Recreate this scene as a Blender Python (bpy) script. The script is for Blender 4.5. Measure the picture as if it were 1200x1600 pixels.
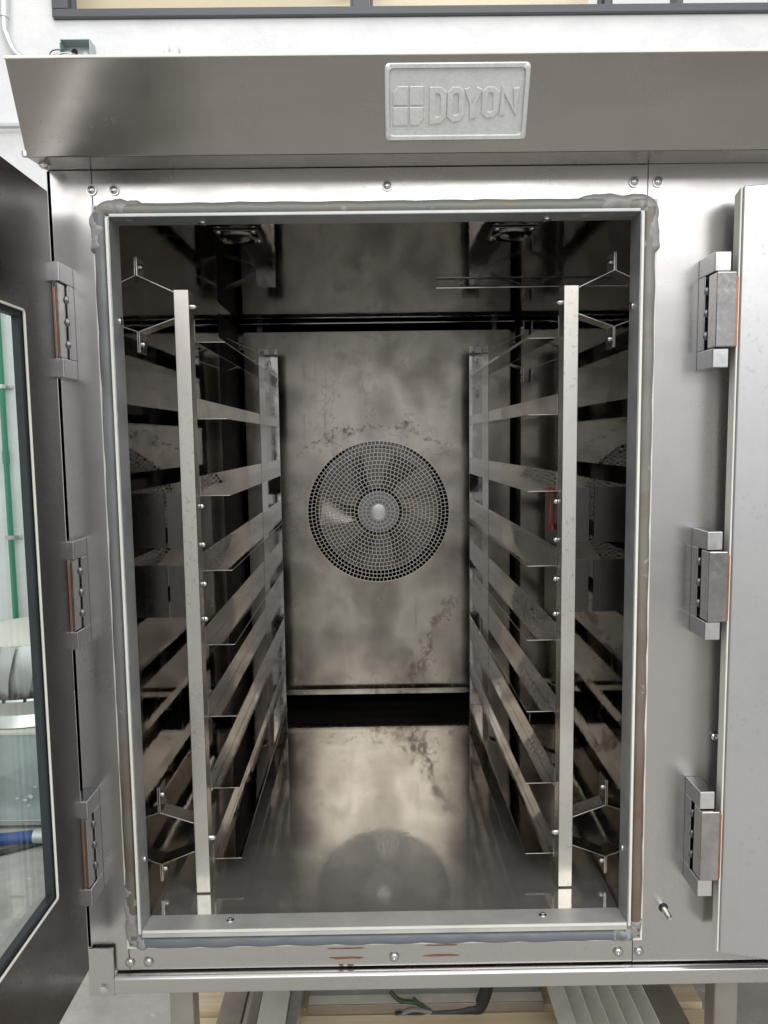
import bpy, bmesh, math, random
from mathutils import Vector, Matrix
random.seed(7)
for o in list(bpy.data.objects): bpy.data.objects.remove(o)
scene = bpy.context.scene
col = scene.collection

# ------------------------------------------------------------------ camera
# Working frame: x right, y = distance from the lens, z relative to the lens; OFF moves it to the world
# (oven front on world y = 0, workshop floor on world z = 0).
OFF = Vector((0.0, -1.0, 1.25))
F_PX, PITCH, YAW, ROLL = 1160.0, math.radians(5.47), math.radians(0.36), math.radians(-0.74)
fw = Vector((math.sin(YAW)*math.cos(PITCH), math.cos(YAW)*math.cos(PITCH), -math.sin(PITCH)))
rt = fw.cross(Vector((0, 0, 1))).normalized()
up = rt.cross(fw)
rt, up = rt*math.cos(ROLL)+up*math.sin(ROLL), up*math.cos(ROLL)-rt*math.sin(ROLL)
cam_d = bpy.data.cameras.new('camera'); cam = bpy.data.objects.new('camera', cam_d); col.objects.link(cam)
m = Matrix((rt, up, -fw)).transposed().to_4x4(); m.translation = OFF
cam.matrix_world = m
cam_d.sensor_fit = 'HORIZONTAL'; cam_d.sensor_width = 36.0; cam_d.lens = 36.0*F_PX/1200.0
cam_d.clip_start = 0.02; cam_d.clip_end = 100
scene.camera = cam

def at(px, py, depth):            # point of the place seen at a photo pixel, at a given distance
    d = rt*((px-600)/F_PX) - up*((py-800)/F_PX) + fw
    return d*(depth/d.y)

# ------------------------------------------------------------------ light
w = bpy.data.worlds.new('World'); scene.world = w; w.use_nodes = True
bg = w.node_tree.nodes['Background']
bg.inputs['Color'].default_value = (0.98, 0.99, 1.0, 1); bg.inputs['Strength'].default_value = 0.78

def area(name, loc, target, sx, sy, power, color=(1, 1, 1)):
    l = bpy.data.lights.new(name, 'AREA'); l.shape = 'RECTANGLE'; l.size = sx; l.size_y = sy
    l.energy = power; l.color = color
    o = bpy.data.objects.new(name, l); col.objects.link(o); o.location = loc
    o.rotation_euler = (Vector(target)-Vector(loc)).to_track_quat('-Z', 'Y').to_euler()
    return o
area('roof_light_lamp', (0.5, -3.3, 3.9), (0.0, 0.2, 1.0), 6.4, 3.4, 165, (1.0, 0.985, 0.955))
area('roof_light_lamp', (0.4, 0.9, 4.8), (0.2, 1.2, 0.6), 5.0, 1.0, 60, (1.0, 0.99, 0.97))

vs = scene.view_settings
vs.view_transform = 'Standard'; vs.look = 'None'; vs.exposure = 0.15; vs.gamma = 1.0; vs.use_curve_mapping = False
scene.render.engine = 'CYCLES'
cy = scene.cycles
cy.max_bounces = 14; cy.glossy_bounces = 12; cy.diffuse_bounces = 5; cy.transmission_bounces = 8; cy.transparent_max_bounces = 12
cy.caustics_reflective = True; cy.sample_clamp_indirect = 6.0; cy.use_denoising = True

# ------------------------------------------------------------------ materials
def hexc(r, g, b): return (r, g, b, 1)
class NT:
    def __init__(self, name):
        self.mat = bpy.data.materials.new(name); self.mat.use_nodes = True
        self.t = self.mat.node_tree; self.b = self.t.nodes['Principled BSDF']
        self.pos = self.t.nodes.new('ShaderNodeNewGeometry').outputs['Position']
    def n(self, kind, **kw):
        nd = self.t.nodes.new(kind)
        for k, v in kw.items(): setattr(nd, k, v)
        return nd
    def link(self, a, b): self.t.links.new(a, b)
    def sc(self, s, loc=(0, 0, 0), rot=(0, 0, 0)):
        mp = self.n('ShaderNodeMapping'); mp.inputs['Scale'].default_value = s; mp.inputs['Location'].default_value = loc
        mp.inputs['Rotation'].default_value = rot
        self.link(self.pos, mp.inputs['Vector']); return mp.outputs['Vector']
    def noise(self, vec, scale, detail=4, rough=.55, dist=0.0):
        nd = self.n('ShaderNodeTexNoise'); nd.inputs['Scale'].default_value = scale; nd.inputs['Detail'].default_value = detail
        nd.inputs['Roughness'].default_value = rough; nd.inputs['Distortion'].default_value = dist
        self.link(vec if vec is not None else self.pos, nd.inputs['Vector']); return nd.outputs['Fac']
    def ramp(self, fac, stops, interp='LINEAR'):
        r = self.n('ShaderNodeValToRGB'); cr = r.color_ramp; cr.interpolation = interp
        while len(cr.elements) < len(stops): cr.elements.new(0.5)
        for e, (p, c) in zip(cr.elements, stops):
            e.position = p; e.color = c if len(c) == 4 else (*c, 1)
        self.link(fac, r.inputs['Fac']); return r.outputs['Color']
    def val(self, fac, lo, hi, a=0.0, b=1.0, smooth=False):
        mr = self.n('ShaderNodeMapRange')
        if smooth: mr.interpolation_type = 'SMOOTHSTEP'
        mr.inputs['From Min'].default_value = lo; mr.inputs['From Max'].default_value = hi
        mr.inputs['To Min'].default_value = a; mr.inputs['To Max'].default_value = b
        self.link(fac, mr.inputs['Value']); return mr.outputs['Result']
    def mix(self, fac, a, b, mode='MIX'):
        mx = self.n('ShaderNodeMix', data_type='RGBA', blend_type=mode)
        for sock, v in ((mx.inputs['Factor'], fac), (mx.inputs['A'], a), (mx.inputs['B'], b)):
            if hasattr(v, 'is_linked'): self.link(v, sock)
            else: sock.default_value = v
        return mx.outputs['Result']
    def math(self, op, a, b=0.0, c=0.0):
        nd = self.n('ShaderNodeMath', operation=op)
        for i, v in enumerate((a, b, c)):
            if hasattr(v, 'is_linked'): self.link(v, nd.inputs[i])
            else: nd.inputs[i].default_value = v
        return nd.outputs[0]
    def bump(self, h, strength=.2, dist=.002, normal=None):
        bp = self.n('ShaderNodeBump'); bp.inputs['Strength'].default_value = strength; bp.inputs['Distance'].default_value = dist
        self.link(h, bp.inputs['Height'])
        if normal is not None: self.link(normal, bp.inputs['Normal'])
        self.link(bp.outputs['Normal'], self.b.inputs['Normal']); return bp.outputs['Normal']
    def set(self, **kw):
        for k, v in kw.items():
            k = k.replace('_', ' ')
            if hasattr(v, 'is_linked'): self.link(v, self.b.inputs[k])
            else: self.b.inputs[k].default_value = v
        return self

def steel(name, base, rough, brush='x', tint=None, smudge=.5, dents=0.0, rspan=.1, specks=.12):
    """Stainless sheet: brushed grain, hand smudges, light scratches."""
    t = NT(name)
    s = {'x': (2, 130, 130), 'z': (130, 130, 2), 'y': (130, 2, 130)}[brush]
    grain = t.noise(t.sc(s), 1.0, 3, .6)
    big = t.noise(t.sc((5, 5, 3.2)), 1.0, 5, .6, .6)
    fine = t.noise(None, 38, 5, .65)
    tint = tint or tuple(c*f for c, f in zip(base, (0.93, .90, .90)))
    c = t.mix(t.val(big, .35, .68, 0, smudge), hexc(*base), hexc(*tint))
    c = t.mix(t.val(fine, .55, .8, 0, .06), c, hexc(*(min(1, b*1.12) for b in base)))
    c = t.mix(t.val(grain, .3, .75, 0, .16), c, hexc(*(b*.8 for b in base)))
    sp = t.math('MULTIPLY', t.val(t.noise(None, 120, 4, .65), .56, .70, 0, 1), t.val(t.noise(None, 8, 4, .6), .45, .62, .15, 1))
    c = t.mix(t.math('MULTIPLY', sp, specks), c, hexc(*(b*.35 for b in base)))
    r = t.math('ADD', t.val(big, .3, .72, rough-rspan, rough+rspan), t.math('MULTIPLY', sp, .06))
    t.set(Base_Color=c, Metallic=1.0, Roughness=r)
    nrm = None
    if dents:
        d = t.noise(t.sc((3.0, 3.0, 7.5)), 1.0, 2, .45)
        t.bump(d, dents, .02, nrm)
    return t.mat

def plain(name, color, rough=.5, metal=0.0, var=.12, nscale=40, bump=.15, bdist=.001, spec=.5):
    t = NT(name)
    a = t.noise(None, nscale, 5, .6); b = t.noise(None, nscale*.18, 4, .6)
    f = t.math('ADD', t.math('MULTIPLY', a, .5), t.math('MULTIPLY', b, .5))
    c = t.ramp(f, [(.3, tuple(x*(1-var) for x in color)), (.7, tuple(min(1, x*(1+var)) for x in color))])
    t.set(Base_Color=c, Roughness=t.val(a, .3, .7, max(.02, rough-.06), rough+.06), Metallic=metal)
    t.b.inputs['Specular IOR Level'].default_value = spec
    if bump: t.bump(a, bump, bdist)
    return t.mat

M = {}
M['face'] = steel('brushed_face_steel', (.56, .545, .535), .30, 'z', tint=(.47, .445, .44), dents=.10)
M['face_h'] = steel('brushed_cross_steel', (.58, .565, .55), .30, 'x', dents=.08)
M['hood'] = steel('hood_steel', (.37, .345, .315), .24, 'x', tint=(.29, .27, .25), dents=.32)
M['galv'] = steel('dull_door_steel', (.62, .625, .63), .40, 'z', tint=(.51, .515, .52), smudge=.9, rspan=.14, dents=.05, specks=.3)
M['darkdoor'] = steel('door_frame_steel', (.185, .178, .178), .28, 'z', tint=(.13, .125, .127), smudge=.9, dents=.05)
M['post'] = steel('post_steel', (.72, .70, .665), .30, 'z', tint=(.50, .46, .42), smudge=.8, specks=.55)
M['jamb'] = plain('jamb_galvanised', (.42, .435, .44), .38, .6, .22, 45, .15, .0006)
M['wire'] = plain('grille_wire', (.44, .42, .39), .3, 1.0, .12, 120, .1, .0004)
M['cast'] = plain('cast_aluminium', (.66, .67, .655), .40, .8, .10, 300, .5, .0006)
M['chrome'] = plain('bright_hinge_metal', (.72, .72, .72), .2, 1.0, .14, 90, .08, .0004)
M['darkscrew'] = plain('dark_screw_steel', (.16, .16, .165), .3, 1.0, .1, 80, .03, .0003)
M['leaf'] = plain('worn_hinge_leaf', (.44, .425, .42), .13, 1.0, .22, 110, .12, .0004)
M['hinge'] = plain('grey_hinge_metal', (.36, .365, .375), .20, 1.0, .06, 30, 0, .0004)
M['bolt'] = plain('bolt_steel', (.62, .61, .59), .22, 1.0, .1, 100, .04, .0004)
M['dark'] = plain('near_black', (.012, .012, .013), .6, 0, .1)  # near black; also stands for shade in the wall strips and base gap
M['rubber'] = plain('door_glass_rubber', (.022, .028, .032), .5, 0, .2)
M['leg'] = plain('stand_leg_steel', (.40, .375, .335), .36, .8, .18, 18, .1, .0006)
M['channel'] = plain('galvanised_channel', (.68, .66, .60), .40, .25, .14, 30, .12, .0006)
M['channel_dark'] = plain('worn_channel', (.36, .33, .28), .4, .6, .2, 22, .12, .0006)
M['alu'] = plain('ventilator_aluminium', (.66, .67, .66), .36, .9, .10, 20, .1, .001)
M['ducttin'] = plain('galvanised_duct', (.44, .50, .50), .5, .55, .14, 14, .15, .001)
M['cream'] = plain('cream_sealed_cap', (.62, .60, .54), .7, 0, .14, 10, .3, .002)
M['conduit'] = plain('conduit_galvanised', (.62, .64, .64), .34, .85, .10, 40, .1, .0006)
M['green'] = plain('green_plastic_pipe', (.03, .22, .13), .45, 0, .08)
M['blue'] = plain('blue_hose_plastic', (.02, .06, .24), .35, 0, .12)
M['blackcable'] = plain('cable_sheath', (.022, .022, .021), .5, 0, .2, 60)
M['greenwire'] = plain('green_wire_sheath', (.05, .065, .035), .55, 0, .15)
M['greywire'] = plain('grey_wire_sheath', (.22, .22, .22), .5, 0, .15)
M['copperwire'] = plain('copper_strand', (.50, .22, .12), .35, 1, .15)
M['whitewire'] = plain('white_wire_sheath', (.75, .75, .73), .4, 0, .05)
M['frame'] = plain('window_frame_grey', (.085, .09, .10), .45, .2, .06)
M['beige'] = plain('beige_room_beyond', (.80, .70, .52), .8, 0, .05, 4)
M['red'] = plain('red_clip_paint', (.32, .03, .025), .45, 0, .15)
M['copper'] = plain('copper_heat_tint', (.50, .19, .10), .32, .9, .25, 90, .2, .0005)
M['sealant_lit_edge'] = plain('white_sealant_lit_edge', (.72, .72, .66), .6, 0, .1)  # white sealant; also paints the lit edges of canopy rim and right door
M['silicone'] = plain('grey_silicone', (.28, .275, .27), .38, 0, .08, 40, .12, .002)

def wood():
    t = NT('pallet_wood')
    g = t.noise(t.sc((1.5, 40, 40)), 1.0, 6, .65, .4)
    c = t.ramp(g, [(.3, (.60, .46, .28)), (.55, (.74, .62, .43)), (.75, (.80, .70, .52))])
    t.set(Base_Color=c, Roughness=.7); t.bump(g, .3, .002); return t.mat
M['wood'] = wood()

def liner(name, base, rough, stain, amount, rlo=-.03, rhi=.12, streak=None, powder=.35):
    """Polished chamber steel, browned by heat, with dull dusty patches."""
    t = NT(name)
    big = t.noise(t.sc((4, 4, 4)), 1.0, 5, .6, .8)
    fine = t.noise(None, 26, 6, .68, .3)
    c = t.mix(t.val(big, .38, .66, 0, amount), hexc(*base), hexc(*stain))
    c = t.mix(t.val(fine, .56, .74, 0, .45), c, hexc(*(s*.62 for s in stain)))
    r = t.math('ADD', t.val(big, .35, .7, rough+rlo, rough+rhi), t.val(fine, .5, .75, 0, .10))
    if streak:
        st = t.noise(t.sc(streak), 1.0, 4, .6)
        r = t.math('ADD', r, t.val(st, .55, .75, 0, .12))
        c = t.mix(t.val(st, .55, .78, 0, powder), c, hexc(*(min(1, b*1.5) for b in base)))
    t.set(Base_Color=c, Metallic=1.0, Roughness=r)
    t.bump(t.math('ADD', big, t.math('MULTIPLY', fine, .04)), .10, .004)
    return t.mat
M['wall_liner'] = liner('chamber_side_steel', (.165, .147, .136), .022, (.11, .094, .085), .5, -.015, .03, (60, 60, 3), .2)
M['ceil_liner'] = liner('chamber_roof_steel', (.135, .127, .123), .035, (.095, .09, .087), .4, -.015, .035)
def floor_liner():
    """Polished chamber floor under a film of dull dust, thicker towards the door."""
    t = NT('chamber_floor_steel')
    sep = t.n('ShaderNodeSeparateXYZ'); t.link(t.pos, sep.inputs[0])
    big = t.noise(t.sc((6, 6, 6)), 1.0, 5, .6, .8); fine = t.noise(None, 30, 6, .68, .3)
    st = t.noise(t.sc((3.0, 34, 34)), 1.0, 5, .65, .3); sp = t.noise(None, 170, 3, .6)
    c = t.mix(t.val(big, .38, .66, 0, .6), hexc(.56, .54, .505), hexc(.42, .40, .37))
    c = t.mix(t.val(fine, .58, .74, 0, .45), c, hexc(.30, .27, .24))
    dust = t.math('ADD', t.val(sep.outputs['Y'], .05, .55, .20, .03), t.val(st, .35, .72, -.02, .03))
    dust = t.math('ADD', dust, t.val(sp, .72, .76, 0, .5))
    dust = t.math('MAXIMUM', dust, 0.0)
    c = t.mix(dust, c, hexc(.44, .44, .43))
    t.set(Base_Color=c, Metallic=t.math('SUBTRACT', 1.0, dust), Roughness=t.math('ADD', t.val(big, .35, .7, .03, .075), t.math('MULTIPLY', dust, .15)))
    t.bump(t.math('ADD', big, t.math('MULTIPLY', fine, .04)), .08, .004)
    return t.mat
M['floor_liner'] = floor_liner()
M['rack'] = liner('tray_rack_steel', (.41, .39, .37), .035, (.27, .235, .212), .5, -.02, .05, (30, 3, 30), .25)
M['plate'] = liner('spacer_plate_steel', (.20, .20, .195), .28, (.12, .12, .115), .5, -.05, .12, (90, 90, 6), .5)
M['fan'] = liner('impeller_steel', (.17, .155, .14), .20, (.10, .085, .072), .7)
M['hub'] = plain('impeller_hub', (.24, .245, .25), .3, 1.0, .15, 60, .1, .0006)

def baffle_mat(cx, cz):
    t = NT('fan_panel_steel')
    sep = t.n('ShaderNodeSeparateXYZ'); t.link(t.pos, sep.inputs[0])
    X, Z = sep.outputs['X'], sep.outputs['Z']
    big = t.noise(t.sc((8.5, 8.5, 7.5)), 1.0, 2, .45, .15)
    mid = t.noise(None, 17, 6, .66, .5)
    soft = t.noise(t.sc((22, 22, 16), (4, 1, 2)), 1.0, 4, .6, .3)
    speck = t.noise(None, 90, 3, .6)
    vert = t.noise(t.sc((30, 30, 3)), 1.0, 4, .6)
    c = t.ramp(big, [(.30, (.22, .20, .174)), (.43, (.30, .274, .238)), (.56, (.41, .378, .332)), (.66, (.35, .321, .28)), (.78, (.24, .216, .186))])
    c = t.mix(t.val(soft, .52, .70, 0, .32), c, hexc(.44, .41, .362))
    c = t.mix(t.val(vert, .5, .75, 0, .30), c, hexc(.25, .215, .18))
    c = t.mix(t.val(mid, .55, .72, 0, .5), c, hexc(.22, .185, .155))
    c = t.mix(t.val(t.noise(None, 60, 5, .7), .64, .70, 0, .5), c, hexc(.10, .085, .07))
    # tide marks and dry drips
    tn_ = t.noise(t.sc((1, 1, 1), (3.1, .7, 5.2)), 7, 4, .6, .5)
    tide = t.math('MULTIPLY', t.val(t.math('ABSOLUTE', t.math('SUBTRACT', tn_, .53)), .002, .010, 1, 0, True), t.val(t.noise(None, 4.3, 3, .6), .48, .60, 0, .28))
    c = t.mix(tide, c, hexc(.12, .092, .072))
    drip = t.math('MULTIPLY', t.val(t.noise(t.sc((95, 95, 5)), 1.0, 3, .6), .60, .70, 0, 1), t.val(t.noise(None, 6.0, 3, .6), .50, .60, 0, .35))
    c = t.mix(drip, c, hexc(.13, .105, .085))
    dots = t.math('MULTIPLY', t.val(speck, .70, .74, 0, .8), t.val(mid, .48, .58, 0, 1))
    c = t.mix(dots, c, hexc(.06, .05, .042))
    # the baked-on arc of soot above the grille
    dx = t.math('SUBTRACT', X, cx); dz = t.math('SUBTRACT', Z, cz-.03)
    rr = t.math('SQRT', t.math('ADD', t.math('MULTIPLY', dx, dx), t.math('MULTIPLY', dz, dz)))
    rr = t.math('ADD', rr, t.val(mid, .3, .7, -.022, .022))
    arc = t.math('MULTIPLY', t.val(rr, .236, .252, 0, 1, True), t.val(rr, .2535, .258, 1, 0, True))
    arc = t.math('MULTIPLY', arc, t.val(Z, cz+.12, cz+.19, 0, 1, True))
    arc = t.math('MULTIPLY', arc, t.val(speck, .45, .62, .0, .7))
    c = t.mix(arc, c, hexc(.09, .075, .06))
    # brown run in the lower right corner
    u = t.math('ADD', t.math('MULTIPLY', t.math('SUBTRACT', X, cx+.145), 1.0), t.val(mid, .3, .7, -.045, .045))
    v = t.math('SUBTRACT', Z, cz-.31)
    curve = t.math('SUBTRACT', u, t.math('MULTIPLY', v, .42))
    run = t.val(t.math('ABSOLUTE', curve), .006, .034, 1, 0, True)
    run = t.math('MULTIPLY', run, t.val(Z, cz-.20, cz-.235, 0, 1, True))
    run = t.math('MULTIPLY', run, t.val(t.noise(None, 48, 7, .78), .40, .60, 0, .8))
    foot = t.math('MULTIPLY', t.val(Z, cz-.405, cz-.425, 0, 1, True), t.val(t.noise(None, 16, 8, .78, .3), .52, .66, 0, .7))
    run = t.math('MAXIMUM', run, foot)
    c = t.mix(run, c, hexc(.15, .112, .088))
    r = t.math('ADD', t.val(big, .3, .7, .15, .28), t.math('MULTIPLY', run, .2))
    met = t.math('SUBTRACT', 1.0, t.math('MULTIPLY', t.math('MAXIMUM', run, arc), .6))
    t.set(Base_Color=c, Metallic=met, Roughness=r)
    t.bump(t.math('ADD', big, t.math('MULTIPLY', mid, .10)), .05, .004)
    return t.mat

def gasket_mat(name, base, patch, amt, thr, low=False):
    t = NT(name)
    a = t.noise(t.sc((9, 9, 9)), 1.0, 5, .65, .5); b = t.noise(None, 120, 4, .6); k = t.noise(None, 30, 4, .6)
    fac = t.val(a, thr, thr+.14, 0, amt)
    if low:
        sep = t.n('ShaderNodeSeparateXYZ'); t.link(t.pos, sep.inputs[0])
        fac = t.math('MINIMUM', t.math('ADD', t.math('MULTIPLY', fac, .5), t.val(sep.outputs['Z'], .75, 1.25, .75, 0)), 1.0)
    c = t.mix(fac, hexc(*base), hexc(*patch))
    c = t.mix(t.val(k, .66, .72, 0, .6), c, hexc(.42, .47, .47))
    t.set(Base_Color=c, Roughness=t.val(b, .3, .7, .34, .5), Metallic=0.0)
    t.bump(a, .3, .003); return t.mat
M['gasket_blue'] = gasket_mat('blue_grey_seal', (.135, .155, .175), (.17, .17, .155), .6, .5)
M['gasket_top'] = gasket_mat('weathered_seal', (.19, .20, .18), (.25, .20, .15), .7, .5)
M['gasket_rust'] = gasket_mat('browned_seal', (.20, .195, .18), (.15, .095, .065), .8, .47, True)
M['gasket_left'] = gasket_mat('left_seal', (.17, .185, .19), (.13, .105, .08), .8, .5, True)

def wallmat():
    t = NT('white_plaster')
    a = t.noise(None, 7, 6, .65, .5); b = t.noise(None, 60, 4, .6)
    c = t.ramp(a, [(.3, (.66, .672, .68)), (.6, (.75, .758, .76))])
    t.set(Base_Color=c, Roughness=.85); t.bump(t.math('ADD', a, t.math('MULTIPLY', b, .15)), .45, .012); return t.mat
M['plaster'] = wallmat()
def concrete():
    t = NT('concrete_floor')
    a = t.noise(None, 3.5, 6, .65, .8); b = t.noise(None, 45, 5, .65); s = t.noise(None, 13, 4, .7)
    c = t.ramp(a, [(.3, (.30, .29, .27)), (.55, (.42, .41, .385)), (.72, (.50, .49, .46))])
    c = t.mix(t.val(b, .45, .7, 0, .3), c, hexc(.26, .25, .235))
    c = t.mix(t.val(s, .66, .72, 0, .7), c, hexc(.62, .62, .60))
    t.set(Base_Color=c, Roughness=t.val(a, .3, .7, .45, .7)); t.bump(b, .3, .003); return t.mat
M['concrete'] = concrete()
def glassmat(name, tint, gloss=.06):
    mt = bpy.data.materials.new(name); mt.use_nodes = True; nt = mt.node_tree; nt.nodes.clear()
    out = nt.nodes.new('ShaderNodeOutputMaterial'); tr = nt.nodes.new('ShaderNodeBsdfTransparent'); gl = nt.nodes.new('ShaderNodeBsdfGlossy')
    tr.inputs['Color'].default_value = (*tint, 1); gl.inputs['Roughness'].default_value = .03
    lw = nt.nodes.new('ShaderNodeLayerWeight'); lw.inputs['Blend'].default_value = .5; mx = nt.nodes.new('ShaderNodeMixShader')
    pw = nt.nodes.new('ShaderNodeMath'); pw.operation = 'POWER'; pw.inputs[1].default_value = 5.0; nt.links.new(lw.outputs['Facing'], pw.inputs[0])
    ad = nt.nodes.new('ShaderNodeMath'); ad.operation = 'MULTIPLY_ADD'; ad.inputs[1].default_value = .9; ad.inputs[2].default_value = .03; nt.links.new(pw.outputs[0], ad.inputs[0])
    nt.links.new(ad.outputs[0], mx.inputs['Fac']); nt.links.new(tr.outputs[0], mx.inputs[1]); nt.links.new(gl.outputs[0], mx.inputs[2])
    nt.links.new(mx.outputs[0], out.inputs['Surface']); return mt
M['glass'] = glassmat('door_glass', (.92, .965, .95))
M['winglass'] = glassmat('window_glass', (.95, .95, .94))

# ------------------------------------------------------------------ mesh helpers
class MB:
    def __init__(self): self.v = []; self.f = []
    def add(self, vs_, fs):
        k = len(self.v); self.v += [Vector(p) for p in vs_]; self.f += [tuple(i+k for i in f) for f in fs]; return self
    def box(self, x0, x1, y0, y1, z0, z1):
        vs_ = [(x, y, z) for z in (z0, z1) for y in (y0, y1) for x in (x0, x1)]
        return self.add(vs_, [(0, 2, 3, 1), (4, 5, 7, 6), (0, 1, 5, 4), (2, 6, 7, 3), (0, 4, 6, 2), (1, 3, 7, 5)])
    def prism(self, pts, vec):            # planar polygon (3-D points) pushed along vec
        n = len(pts); vec = Vector(vec); a = [Vector(p) for p in pts]; b = [p+vec for p in a]
        return self.add(a+b, [tuple(range(n-1, -1, -1)), tuple(range(n, 2*n))]+[(i, (i+1) % n, n+(i+1) % n, n+i) for i in range(n)])
    def tube(self, path, rad, seg=10, closed=False, caps=True, squash=None):
        path = [Vector(p) for p in path]; n = len(path); rings = []
        prev = None
        for i, p in enumerate(path):
            if closed: d = path[(i+1) % n]-path[i-1]
            else: d = path[min(i+1, n-1)]-path[max(i-1, 0)]
            d.normalize()
            if prev is None:
                ref = Vector((0, 1, 0)) if abs(d.y) < .9 else Vector((1, 0, 0))
                u = d.cross(ref).normalized()
            else: u = (prev-d*prev.dot(d)).normalized()
            prev = u; v_ = d.cross(u)
            r = rad[i] if isinstance(rad, (list, tuple)) else rad
            rings.append([p+(u*math.cos(2*math.pi*k/seg)+v_*math.sin(2*math.pi*k/seg))*r for k in range(seg)])
        vs_ = [q for rg in rings for q in rg]; fs = []
        for i in range(n if closed else n-1):
            j = (i+1) % n
            for k in range(seg): fs.append((i*seg+k, i*seg+(k+1) % seg, j*seg+(k+1) % seg, j*seg+k))
        if caps and not closed: fs += [tuple(range(seg-1, -1, -1)), tuple((n-1)*seg+k for k in range(seg))]
        return self.add(vs_, fs)
    def lathe(self, prof, axis='z', seg=24, center=(0, 0, 0), caps=True):
        c = Vector(center); vs_ = []; fs = []
        for r, h in prof:
            for k in range(seg):
                a = 2*math.pi*k/seg; p = (r*math.cos(a), r*math.sin(a), h)
                if axis == 'y': p = (p[0], h, p[1])
                if axis == 'x': p = (h, p[0], p[1])
                vs_.append(c+Vector(p))
        for i in range(len(prof)-1):
            for k in range(seg): fs.append((i*seg+k, i*seg+(k+1) % seg, (i+1)*seg+(k+1) % seg, (i+1)*seg+k))
        if caps: fs += [tuple(range(seg-1, -1, -1)), tuple((len(prof)-1)*seg+k for k in range(seg))]
        return self.add(vs_, fs)
    def mesh(self, name, origin=(0, 0, 0)):
        o = Vector(origin); me = bpy.data.meshes.new(name); me.from_pydata([p-o for p in self.v], [], self.f)
        bm = bmesh.new(); bm.from_mesh(me); bmesh.ops.recalc_face_normals(bm, faces=bm.faces); bm.to_mesh(me); bm.free(); return me

def link(name, me, mat, parent=None, loc=(0, 0, 0), bevel=0, smooth=False, seg=2, angle=30):
    o = bpy.data.objects.new(name, me); col.objects.link(o)
    if mat is not None and not me.materials: me.materials.append(M[mat] if isinstance(mat, str) else mat)
    o.parent = parent; o.location = loc
    if bevel:
        b = o.modifiers.new('bevel', 'BEVEL'); b.width = bevel; b.segments = seg; b.limit_method = 'ANGLE'; b.angle_limit = math.radians(angle); b.harden_normals = False
    if smooth or bevel:
        for p in me.polygons: p.use_smooth = True
        if bevel:
            wn = o.modifiers.new('weighted', 'WEIGHTED_NORMAL'); wn.keep_sharp = True
        else:
            me.set_sharp_from_angle(angle=math.radians(35))
    return o

def tag(o, label=None, cat=None, group=None, kind=None):
    for k, v in (('label', label), ('category', cat), ('group', group), ('kind', kind)):
        if v: o[k] = v
    return o
def thing(name, base, label, cat, group=None):   # base in the working frame
    o = bpy.data.objects.new(name, None); col.objects.link(o); o.location = Vector(base)+OFF; o.empty_display_size = .05
    return tag(o, label, cat, group)
def rel(parent):                                  # working-frame origin of a parent
    p = Vector((0, 0, 0)); q = parent
    while q is not None: p = p+q.location; q = q.parent
    return p-OFF
def part(name, mb, mat, parent, bevel=0, smooth=False, label=None, seg=2, origin=None):
    """One mesh under its thing; vertices given in the working frame."""
    base = rel(parent)
    org = Vector(origin) if origin is not None else base
    o = link(name, mb.mesh(name, org), mat, parent, org-base, bevel, smooth, seg)
    if label: o['label'] = label
    return o
def solo(name, mb, mat, bevel=0, smooth=False, origin=(0, 0, 0), seg=2):
    return link(name, mb.mesh(name, origin), mat, None, Vector(origin)+OFF, bevel, smooth, seg)

# ------------------------------------------------------------------ setting
FZ = -1.25
WY = 2.9
solo('floor', MB().add([(-12, -9, FZ), (12, -9, FZ), (12, 9, FZ), (-12, 9, FZ)], [(0, 1, 2, 3)]), 'concrete')
tag(bpy.data.objects['floor'], kind='structure')
wl = at(83, 12, WY); wb = at(600, 27, WY).z
# wall with the window band cut out
mbw = MB(); wx0, wx1, wz0, wz1 = wl.x, 3.4, wb, wb+1.1
mbw.box(-7, 7, WY, WY+.18, FZ, wz0).box(-7, wx0, WY, WY+.18, wz0, 4.5).box(wx1, 7, WY, WY+.18, wz0, 4.5).box(wx0, wx1, WY, WY+.18, wz1, 4.5)
tag(solo('wall', mbw, 'plaster'), kind='structure')

win = thing('window', (0, WY, wz0), 'long dark grey framed window in the white wall above the oven', 'window')
p = part('frame', MB().box(wx0+.002, wx1, WY-.02, WY+.06, wz0+.001, wz0+.03).box(wx0+.002, wx0+.06, WY-.02, WY+.06, wz0+.03, wz1-.05).box(wx0+.002, wx1, WY-.02, WY+.06, wz1-.05, wz1-.001), 'frame', win, .003)
for px, hw in ((565, .028), (690, .0), (948, .012), (1060, .012)):
    c = at(px, 10, WY).x
    if hw: part('mullion', MB().box(c-hw, c+hw, WY-.015, WY+.055, wz0+.03, wz1-.05), 'frame', win, .002)
xs = [wx0+.06, at(565, 10, WY).x-.03, at(565, 10, WY).x+.03, at(948, 10, WY).x-.013, at(948, 10, WY).x+.013, wx1]
for i in range(0, 6, 2):
    part('sash', MB().box(xs[i], xs[i]+.012, WY+.01, WY+.04, wz0+.03, wz1-.05).box(xs[i+1]-.012, xs[i+1], WY+.01, WY+.04, wz0+.03, wz1-.05).box(xs[i], xs[i+1], WY+.01, WY+.04, wz0+.03, wz0+.037), 'frame', win, .001)
    part('pane', MB().box(xs[i]+.012, xs[i+1]-.012, WY+.022, WY+.027, wz0+.037, wz1-.05), 'winglass', win)
part('backdrop', MB().box(wx0, xs[3], WY+.20, WY+.22, wz0-.1, wz1), 'beige', win, label='beige blind behind the window panes')  # plain beige sheet added to stand for the room beyond

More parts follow.
